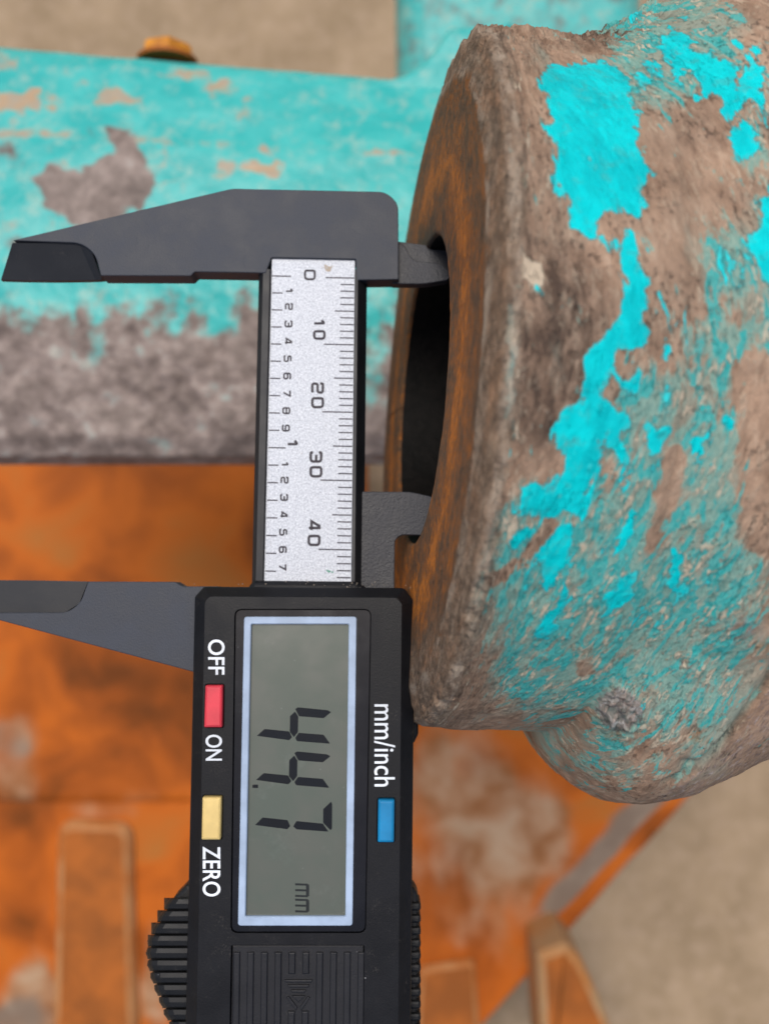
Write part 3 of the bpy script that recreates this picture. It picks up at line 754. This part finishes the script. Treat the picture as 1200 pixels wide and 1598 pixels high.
# inner jaw tip, stepped back from the face
bm = bmesh.new()
plate_into(bm, rounded(cals([(612, 376), (631, 383), (639, 398), (647, 407), (688, 411), (704, 425), (700, 437), (660, 443), (612, 443)], 6), [0, 3, 3, 5, 6, 8, 6, 10, 0], 4), -14, 6, 1.2)
plate_into(bm, rounded(cals([(612, 378), (660, 384), (700, 392), (706, 428), (612, 440)], -16), 4, 3), -17, -9, 1.0)
from_bm('inner_jaw', bm, MSPARK, fixed_jaw)

# --- rail
bm = bmesh.new()
def strip(bm, L, h0=None):
    """quads between successive ((x_top, x_bottom), h) lines, for y from ya to yb"""
    pass
yA, yB = 420.0, 1250.0
def xat(x0, x1, y): return x0 + (x1 - x0) * (y - 420) / (905 - 420)
def rail_lines(spec):
    rows = []
    for (xt, xb, h) in spec:
        a = cal(xat(xt, xb, yA), yA, h); b = cal(xat(xt, xb, yB), yB, h)
        rows.append((bm.verts.new((*a, h)), bm.verts.new((*b, h))))
    n = len(rows)
    for i in range(n):
        r0, r1 = rows[i], rows[(i + 1) % n]
        bm.faces.new((r0[0], r0[1], r1[1], r1[0]))
    bm.faces.new([r[0] for r in rows]); bm.faces.new([r[1] for r in reversed(rows)])
rail_lines([(405, 394, -16), (404.5, 393.5, 10), (411, 399.5, 18.4), (421, 410, 19.6), (423, 411.5, 18.6), (424, 412.5, 14.5), (554.5, 548.5, 14.5), (555.5, 549.5, 19.2), (558.5, 553.5, 19.6), (560.5, 555.5, 17.5), (573, 567.5, -4), (573, 567.5, -16)])
bmesh.ops.recalc_face_normals(bm, faces=bm.faces)
plate_into(bm, cals([(424.5, 402.6), (554.6, 405), (554.3, 424), (423.9, 424)], 14), -12, 14.2, .2)
rail = from_bm('rail', bm, MRAIL, caliper)

# --- silver scale with its marks
sq = cals([(424.8, 403.2), (553.8, 405.6), (547.9, 930), (412.0, 930)], 15)
scale_plate = plate('scale_plate', sq, 13.8, 15.3, MSCALE, caliper, .25)
def flat(bm, poly, h, mat=0):
    p = ccw(poly); f = bm.faces.new([bm.verts.new((q[0], q[1], h)) for q in p]); f.material_index = mat
def seg(bm, a, b, w, h):
    a, b = Vector(a), Vector(b); d = (b - a).normalized(); n = Vector((-d.y, d.x)) * w / 2
    flat(bm, [tuple(a + n), tuple(b + n), tuple(b - n), tuple(a - n)], h)
HS = 15.42
bm = bmesh.new()
a0, a40 = Vector(cal(531, 433.6, HS)), Vector(cal(525, 857.7, HS))
for i in range(0, 45):
    c = a0.lerp(a40, i / 40)
    # right end stays on the plate's edge
    yv = 433.8 + (858.0 - 433.8) * i / 40
    xr = 553.2 + (547.4 - 553.2) * (yv - 405) / 500
    ln = 45 if i % 10 == 0 else (30 if i % 5 == 0 else 21.5)
    if i % 10 == 0: ln += 5 * i / 40
    R_ = Vector((cal(xr, yv, HS)[0], c.y)); L_ = Vector((R_.x - ln, c.y))
    seg(bm, L_, R_, 2.0, HS)
from_bm('millimetre_marks', bm, MINK, scale_plate)
bm = bmesh.new()
b0, b17 = Vector(cal(434, 430.8, HS)), Vector(cal(420, 891.2, HS))
inch_y = []
for i in range(18):
    c = b0.lerp(b17, i / 17)
    yv = 430.8 + (891.2 - 430.8) * i / 17; inch_y.append(yv)
    xl = 425.2 + (412.9 - 425.2) * (yv - 405) / 500
    ln = 30 if i == 0 else (27 if i == 10 else 16.5)
    L_ = Vector((cal(xl + (1 if i else 0), yv, HS)[0], c.y)); seg(bm, L_, L_ + Vector((ln, 0)), 2.0, HS)
from_bm('inch_marks', bm, MINK, scale_plate)
GL = {'0': [([(0, .5), (0, 1), (1, 1), (1, 0), (0, 0), (0, .5)], 0)], '1': [([(.18, .72), (.62, 1), (.62, 0)], 0)],
      '2': [([(0, .74), (0, 1), (1, 1), (1, .5), (0, .5), (0, 0), (1, 0)], 0)], '3': [([(0, .78), (0, 1), (1, 1), (1, 0), (0, 0), (0, .22)], 0), ([(.25, .52), (1, .52)], 0)],
      '4': [([(.98, .26), (0, .26), (.52, 1), (.74, 1), (.74, 0)], 1)], '5': [([(.95, 1), (.08, 1), (.04, .58), (1, .58), (1, 0), (0, 0), (0, .2)], 0)],
      '6': [([(.95, .82), (.95, 1), (0, 1), (0, 0), (1, 0), (1, .56), (0, .56)], 0)], '7': [([(0, 1), (1, 1), (.35, 0)], 1)],
      '8': [([(0, .5), (0, 1), (1, 1), (1, 0), (0, 0), (0, .5)], 0), ([(0, .52), (1, .52)], 0)], '9': [([(.05, .18), (.05, 0), (1, 0), (1, 1), (0, 1), (0, .44), (1, .44)], 0)]}
def stroke(bm, pts, w, h):
    n = len(pts); L_, R_ = [], []
    for i, p in enumerate(pts):
        p = Vector(p); d1 = (p - Vector(pts[i - 1])) if i else (Vector(pts[1]) - p); d2 = (Vector(pts[i + 1]) - p) if i < n - 1 else d1
        if d1.length < 1e-6: d1 = d2
        if d2.length < 1e-6: d2 = d1
        d1.normalize(); d2.normalize(); t = d1 + d2
        t = d1 if t.length < 1e-4 else t.normalized()
        nn = Vector((-t.y, t.x)); c = max(nn.dot(Vector((-d1.y, d1.x))), .5)
        L_.append(p + nn * w / 2 / c); R_.append(p - nn * w / 2 / c)
    vl = [bm.verts.new((q.x, q.y, h)) for q in L_]; vr = [bm.verts.new((q.x, q.y, h)) for q in R_]
    for i in range(n - 1): bm.faces.new((vr[i], vr[i + 1], vl[i + 1], vl[i]))
def glyphs(name, items, parent, mat):
    """items: (text, x_left(=foot), x_right(=top), y0, y1, stroke); the writing runs down the picture, its top to the right"""
    bm = bmesh.new()
    for text, xl, xr, y0, y1, w in items:
        n = len(text); gap = .26; step_ = (y1 - y0) / (n + gap * (n - 1))
        for k_, chh in enumerate(text):
            ys = y0 + k_ * step_ * (1 + gap)
            for pts, sharp in GL[chh]:
                ins = w / 2
                q = [(xl + ins + gy * (xr - xl - 2 * ins), ys + ins + gx * (step_ - 2 * ins)) for gx, gy in pts]
                q = cals(q, HS)
                if not sharp: q = rounded(q, (xr - xl) * .24, 4, closed=False)
                stroke(bm, q, w, HS)
    bmesh.ops.recalc_face_normals(bm, faces=bm.faces)
    for f in bm.faces:
        if f.normal.z < 0: f.normal_flip()
    return from_bm(name, bm, mat, parent)
glyphs('millimetre_numerals', [('0', 474.5, 493, 420.5, 437.5, 3.5), ('10', 488.5, 508.5, 495.5, 530.5, 4.0), ('20', 485.5, 506, 596.5, 637.5, 4.2), ('30', 483, 503.5, 704, 745.5, 4.2), ('40', 480, 500.5, 811.5, 852.5, 4.2)], scale_plate, MINK)
sd_ = []
for i in range(1, 18):
    if i == 10: continue
    yv = inch_y[i] - (6.5 if i % 10 != 1 else 4.5); xc = 451.8 + (440.8 - 451.8) * (yv - 453) / (887 - 453)
    sd_.append((str(i % 10), xc - 6.4, xc + 6.4, yv - 5.6, yv + 5.6, 2.7))
sd_.append(('1', 447, 466.5, 683, 700, 4.0))
glyphs('inch_numerals', sd_, scale_plate, MINK)
def blot(name, cx, cy, r, mat, n=14, k_=8, seed=1):
    rnd = random.Random(seed); bm = bmesh.new()
    for j in range(k_):
        ax, ay = cx + rnd.gauss(0, r * .5), cy + rnd.gauss(0, r * .45); rr = r * rnd.uniform(.08, .30)
        flat(bm, cals([(ax + rr * rnd.uniform(.6, 1.2) * math.cos(t), ay + rr * rnd.uniform(.6, 1.2) * math.sin(t)) for t in [2 * math.pi * q / n for q in range(n)]], HS + .1), HS + .02 + .01 * j)
    return from_bm(name, bm, mat, scale_plate)
blot('stain', 511, 418, 8, MSTAIN, k_=14, seed=2)
blot('paint_speck', 513.5, 893, 5.5, MGREEN, k_=9, seed=5)

# --- slider: outer jaw, inner jaw, gasket lip
sj = rounded(cals([(-44, 905), (138, 907), (274, 908), (285, 915), (340, 915), (340, 1059), (300, 1048), (0, 968), (-36, 958)], HT), [1, 0, 2, 2, 0, 0, 1, 0, 3], 4)
sj_up = rounded(cals([(138, 907.5), (274, 908), (285, 915), (340, 915), (340, 1059), (300, 1048), (0, 968), (-40, 957), (-38, 956), (105, 956), (126, 941)], HT), [1, 2, 2, 0, 0, 1, 0, 1, 1, 10, 14], 4)
slide_jaw = plate('sliding_jaw', sj_up, -18, HT, MJAW, caliper, 1.3)
blade('measuring_blade', [(-44, 905), (20, 905.4), (70, 906), (100, 906.5), (120, 907), (137, 907.3)], [(-40, 956.5), (20, 956.3), (70, 956.2), (102, 956), (124, 942), (137.5, 909)], 9, 9, slide_jaw)
plate('sliding_inner_jaw', rounded(cals([(556, 767), (640, 767.5), (674, 775), (700, 790), (702, 836), (626, 834.5), (616.5, 842), (615, 960), (556, 960)], 2), [0, 6, 6, 8, 4, 5, 7, 0, 0], 4), -14, 2, MSPARK, caliper, 1.2)
bm = bmesh.new()
lipp = ccw(rounded(cals([(396, 906), (556, 907.5), (571, 916), (571, 940), (392, 940), (388, 915)], 26), 3, 3))
loops_into(bm, [(lipp, -10), (lipp, 20), (offset(lipp, -4), 26), (offset(lipp, -7), 27.5)])
from_bm('slot_lip', bm, MHOUSE, caliper)

# --- display housing with openings for window, battery cover and buttons
HH = 62.0
YB = 1800.0
def rr4(x0, x1, x0b, x1b, y0, y1, r, h): return ccw(rounded(cals([(x0, y0), (x1, y0), (x1b, y1), (x0b, y1)], h), r, 6))
win = rr4(366.5, 579.5, 360, 571, 950.5, 1456.5, 11, HH)
batt = rr4(361, 569, 356, 566, 1475, YB - 60, 2.5, HH)
red = rr4(320.5, 351, 318.5, 350, 1067, 1136, 4, HH); yel = rr4(316, 349, 314.5, 347.5, 1240.5, 1310.5, 4, HH); blu = rr4(588.5, 617.5, 587.5, 616.5, 1244.5, 1314.5, 4, HH)
def lerp_x(xa, xb, y, y0=930, y1=1598): return xa + (xb - xa) * (y - y0) / (y1 - y0)
top_o = cals([(322, 936), (329, 931), (619, 933), (627, 942), (lerp_x(627, 621.5, YB), YB), (lerp_x(320, 307, YB), YB), (320, 941)], HH)
mid_o = cals([(304.5, 931), (318.5, 915.5), (631, 917.5), (647, 940), (lerp_x(647, 641, YB), YB + 16), (lerp_x(304, 289.5, YB), YB + 16), (304, 936)], HH - 17)
top_o = ccw(rounded(top_o, [2, 2, 3, 3, 6, 6, 2], 3)); mid_o = ccw(rounded(mid_o, [2, 2, 5, 5, 6, 6, 2], 3))
bm = bmesh.new()
base_o = mid_o
rings = loops_into(bm, [(base_o, -34), (base_o, HH - 19), (offset(base_o, -1.2), HH - 16.5), (offset(top_o, .9), HH - .9), (top_o, HH)], cap_top=False)
edges = []
ring = rings[-1]; edges += [bm.edges.get((ring[i], ring[(i + 1) % len(ring)])) for i in range(len(ring))]
for hole, dep in ((win, 10), (batt, 10), (red, 9), (yel, 9), (blu, 9)):
    t_ = [bm.verts.new((*p, HH)) for p in hole]; l_ = [bm.verts.new((*p, HH - dep)) for p in hole]; n = len(t_)
    for i in range(n):
        e = bm.edges.new((t_[i], t_[(i + 1) % n])); edges.append(e)
        bm.faces.new((t_[i], t_[(i + 1) % n], l_[(i + 1) % n], l_[i]))
    bm.faces.new(l_)
bmesh.ops.triangle_fill(bm, use_beauty=True, use_dissolve=False, edges=edges, normal=(0, 0, 1))
for f in bm.faces:
    if all(abs(v.co.z - HH) < 1e-4 for v in f.verts) and f.normal.z < 0: f.normal_flip()
housing = from_bm('housing', bm, MHOUSE, caliper)
# rear shell edge showing on the right
plate('back_shell', rounded(cals([(500, 936), (651, 938), (653, 1146), (646, 1160), (500, 1160)], 10), [0, 4, 3, 3, 0], 3), -30, 10, MHOUSE, caliper, 4)

# --- window: gloss panel, pale bezel, lcd
bm = bmesh.new()
wl = offset(win, -1.0)
li_in = ccw(rounded(cals([(392.5, 974), (544.5, 974), (539, 1429.5), (383.5, 1429.5)], HH - 5), 2, 4))
def ring_plate(name, outer_p, inner_p, h0, h1, mat, par, bev=.8):
    bm = bmesh.new()
    def loop(pts, h): return [bm.verts.new((*p, h)) for p in pts]
    ot, ob = loop(offset(outer_p, -bev), h1), loop(outer_p, h1 - bev); ob0 = loop(outer_p, h0)
    it, ib = loop(offset(inner_p, bev), h1), loop(inner_p, h1 - bev); ib0 = loop(inner_p, h0)
    for a, b in ((ob0, ob), (ob, ot)):
        for i in range(len(a)): bm.faces.new((a[i], a[(i + 1) % len(a)], b[(i + 1) % len(a)], b[i]))
    for a, b in ((ib0, ib), (ib, it)):
        for i in range(len(a)): bm.faces.new((a[(i + 1) % len(a)], a[i], b[i], b[(i + 1) % len(a)]))
    ed = [bm.edges.get((l[i], l[(i + 1) % len(l)])) for l in (ot, it) for i in range(len(l))]
    bmesh.ops.triangle_fill(bm, use_beauty=True, edges=ed, normal=(0, 0, 1))
    for f in bm.faces:
        if all(abs(v.co.z - h1) < 1e-4 for v in f.verts) and f.normal.z < 0: f.normal_flip()
    return from_bm(name, bm, mat, par)
bm.free()
be_out = ccw(rounded(cals([(380.8, 962), (557, 962), (550.5, 1445.5), (371, 1445.5)], HH - 2), 5, 5))
window = ring_plate('display_window', wl, offset(be_out, -1.5), HH - 9.8, HH - 3.2, MGLOSS, caliper, .6)
ring_plate('bezel', be_out, li_in, HH - 9.7, HH - 2.2, MBEZ, window, 1.4)
HL = HH - 9.3
lcd = plate('lcd_screen', offset(li_in, 2.5), HL - .4, HL, MLCD, caliper, .1)
HD = HL + .12
def c8(X, Y): return (360 + X / 3.995, 1080 + Y / 3.995)
D4 = [[(403, 105), (420, 95), (605, 113), (627, 125), (580, 163), (427, 151)], [(402, 121), (422, 152), (420, 250), (395, 281), (369, 248), (371, 150)], [(403, 286), (425, 254), (580, 266), (620, 322), (414, 306)], [(164, 273), (212, 230), (365, 245), (384, 281), (366, 300)]]
D42 = [[(x_ - 5, y_ + 275) for x_, y_ in p_] for p_ in D4]
D7 = [[(627, 683), (633, 700), (632, 852), (622, 861), (577, 815), (577, 730)], [(391, 838), (410, 804), (575, 820), (610, 870), (412, 856)], [(153, 829), (200, 782), (355, 798), (372, 835), (355, 855)]]
for nm_, polys in (('digit', D4), ('digit', D42), ('digit', D7), ('decimal_point', [[(137, 577), (172, 577), (172, 598), (137, 598)]])):
    bm = bmesh.new()
    for p_ in polys: flat(bm, rounded(cals([c8(*q) for q in p_], HD), 1.0, 2), HD)
    from_bm(nm_, bm, MSEG, lcd)
bm = bmesh.new()
for k_ in range(2):
    y0 = 1192 + k_ * 96
    for j in range(3): flat(bm, cals([c8(403, y0 + j * 36), c8(482, y0 + j * 36 + 3), c8(482, y0 + j * 36 + 15), c8(403, y0 + j * 36 + 13)], HD), HD)
    flat(bm, cals([c8(470, y0), c8(490, y0 + 10), c8(490, y0 + 80), c8(470, y0 + 84)], HD), HD + .02)
from_bm('unit_sign', bm, MSEGF, lcd)

# --- buttons
def button(poly, mat, dh=10):
    p = offset(poly, -1.6); bm = bmesh.new()
    loops_into(bm, [(p, HH - 8.5), (p, HH + dh - 4), (offset(p, -1.2), HH + dh - 1.4), (offset(p, -3.6), HH + dh)])
    return from_bm('button', bm, mat, caliper)
for p_, m_, lb in ((red, MRED, 'red power button'), (yel, MYEL, 'pale yellow zero button'), (blu, MBLUE, 'blue unit button')):
    button(p_, m_)['label'] = lb

# --- lettering
def lettering(text, x0, x1, y0, y1, bold=.012):
    cu = bpy.data.curves.new('lettering', 'FONT'); cu.body = text; cu.offset = bold; cu.resolution_u = 6
    tmp = bpy.data.objects.new('tmp', cu); scene.collection.objects.link(tmp)
    dg = bpy.context.evaluated_depsgraph_get(); dg.update()
    me = bpy.data.meshes.new_from_object(tmp.evaluated_get(dg))
    bpy.data.objects.remove(tmp); bpy.data.curves.remove(cu)
    co = np.array([v.co[:] for v in me.vertices]); mn, mx = co.min(0), co.max(0)
    h = HH + .10
    for v in me.vertices:
        tx, ty = (v.co.x - mn[0]) / (mx[0] - mn[0]), (v.co.y - mn[1]) / (mx[1] - mn[1])
        a = cal(x0 + ty * (x1 - x0), y0 + tx * (y1 - y0), h); v.co = (a[0] * K, a[1] * K, h * K)
    me.update()
    return link('lettering', me, MPRINT, housing)
lettering('OFF', 325, 351, 998, 1053); lettering('ON', 321, 347, 1146.5, 1187); lettering('ZERO', 316.5, 344.5, 1321, 1399); lettering('mm/inch', 584, 616.5, 1099, 1227.5, .006)

# --- battery cover with ribs and arrow
cover = plate('battery_cover', offset(batt, -1.2), HH - 9.5, HH - 3.5, MCOVER, caliper, 1.5)
HC = HH - 3.5
for i in range(10):
    x0 = 363.5 + i * 21.55
    y0 = 1486.0
    def one(ya_, yb_):
        q = cals([(x0 + 1 - (ya_ - 1486) * .012, ya_), (x0 + 11.5 - (ya_ - 1486) * .012, ya_), (x0 + 11.5 - (yb_ - 1486) * .012, yb_), (x0 + 1 - (yb_ - 1486) * .012, yb_)], HC + 2)
        plate('rib', q, HC - .5, HC + 3.0, MCOVER, cover, 1.6)
    if i in (4, 5): one(y0, 1520); one(1578, YB - 75)
    else: one(y0, YB - 75)
for k_, (xa_, xb_, yv) in enumerate([(444, 488, 1529), (449, 483, 1537), (454, 478, 1545)]):
    plate('arrow_bar', cals([(xa_, yv), (xb_, yv), (xb_ - 2, yv + 4.5), (xa_ + 2, yv + 4.5)], HC + 2), HC - .5, HC + 2.6, MCOVER, cover, 1.0)
plate('arrow_tip', cals([(455, 1554), (477, 1554), (466, 1564)], HC + 2), HC - .5, HC + 2.6, MCOVER, cover, 1.0)
for q in ([(447, 1557), (451, 1555), (464, 1572), (462, 1578)], [(484, 1557), (480, 1555), (468, 1572), (470, 1578)]):
    plate('arrow_edge', cals(q, HC + 2), HC - .5, HC + 2.2 + (.3 if q[0][0] > 460 else 0), MCOVER, cover, .8)

# --- ridged thumb rest on the left, ridged edge on the right
gx = [(1379, 284), (1392, 272), (1400, 264), (1442, 241), (1463, 231), (1485, 227.5), (1505, 229.5), (1525, 234.5), (1544, 241), (1562, 248), (1581, 255), (1600, 264), (1625, 275), (1650, 287)]
gy_, gxx = [g[0] for g in gx], [g[1] for g in gx]
def gleft(yv): return float(np.interp(yv, gy_, gxx))
grip = plate('thumb_grip', ccw(cals([(g[1] + 6, g[0] + 3) for g in gx] + [(310, 1655), (310, 1377)], 14)), -30, 14, MGRIP, caliper, 5)
for k_ in range(14):
    ya_ = 1401 + k_ * 19.2; yb_ = ya_ + 19.0
    if yb_ > 1652: break
    # cross-section of a ridge, extruded from its left tip to the housing wall
    prof_ = [(0.1, 14), (0.6, 18.5), (2.2, 20.8), (9.5, 22), (16.6, 20.8), (18.2, 18.5), (18.8, 14)]
    bm = bmesh.new(); secs = []
    for ox, sc_, dz in ((0.2, .1, -22), (2.5, .6, -12), (7, .9, -4.5), (16, 1.0, 0), (None, 1.0, 3)):
        sec = []
        for (dy, hh) in prof_:
            hh2 = hh + dz + 6; yy_ = ya_ + 9.5 + (dy - 9.5) * (sc_ * .25 + .75)
            xs = 308 if ox is None else gleft(yy_) + ox + abs(dy - 9.5) * .22
            a = cal(xs, yy_, hh2); sec.append(bm.verts.new((a[0], a[1], hh2)))
        for xk in (prof_[-1], prof_[0]):
            a = cal(xs, ya_ + xk[0], -20); sec.append(bm.verts.new((a[0], a[1], -20)))
        secs.append(sec)
    for a, b in zip(secs[:-1], secs[1:]):
        for i in range(len(a)): bm.faces.new((a[i], a[(i + 1) % len(a)], b[(i + 1) % len(a)], b[i]))
    bm.faces.new(secs[0]); bm.faces.new(list(reversed(secs[-1])))
    bmesh.ops.recalc_face_normals(bm, faces=bm.faces)
    from_bm('ridge', bm, MGRIP, grip)
edge_grip = plate('edge_grip', ccw(rounded(cals([(600, 1380), (645, 1384), (652, 1396), (653.5, 1408), (651, YB - 100), (600, YB - 100)], 10), [0, 4, 4, 4, 2, 0], 3)), -30, 10, MGRIP, caliper, 4)
for k_ in range(12):
    ya_ = 1409 + k_ * 19.2
    plate('ridge', rounded(cals([(636, ya_), (655.5, ya_), (657, ya_ + 5), (656.5, ya_ + 13), (636, ya_ + 13.5)], 16), [0, 3, 3, 3, 0], 3), -26, 16, MGRIP, edge_grip, 4)

rnd = random.Random(11); bm = bmesh.new()
for k_ in range(46):
    cx_ = rnd.choice([rnd.uniform(540, 585), rnd.uniform(300, 640)]); cy_ = rnd.uniform(908, 918); r_ = rnd.uniform(.5, 1.5); h_ = 27.5
    a = cal(cx_, cy_, h_); vs4 = [bm.verts.new((a[0] + r_ * math.cos(q) * rnd.uniform(.6, 1.4), a[1] + r_ * math.sin(q) * rnd.uniform(.6, 1.4), h_)) for q in (0, 2.1, 4.2)]
    tp = bm.verts.new((a[0], a[1], h_ + r_))
    for i in range(3): bm.faces.new((vs4[i], vs4[(i + 1) % 3], tp))
dc = from_bm('dust', bm, MSTAIN, caliper); dc['kind'] = 'stuff'
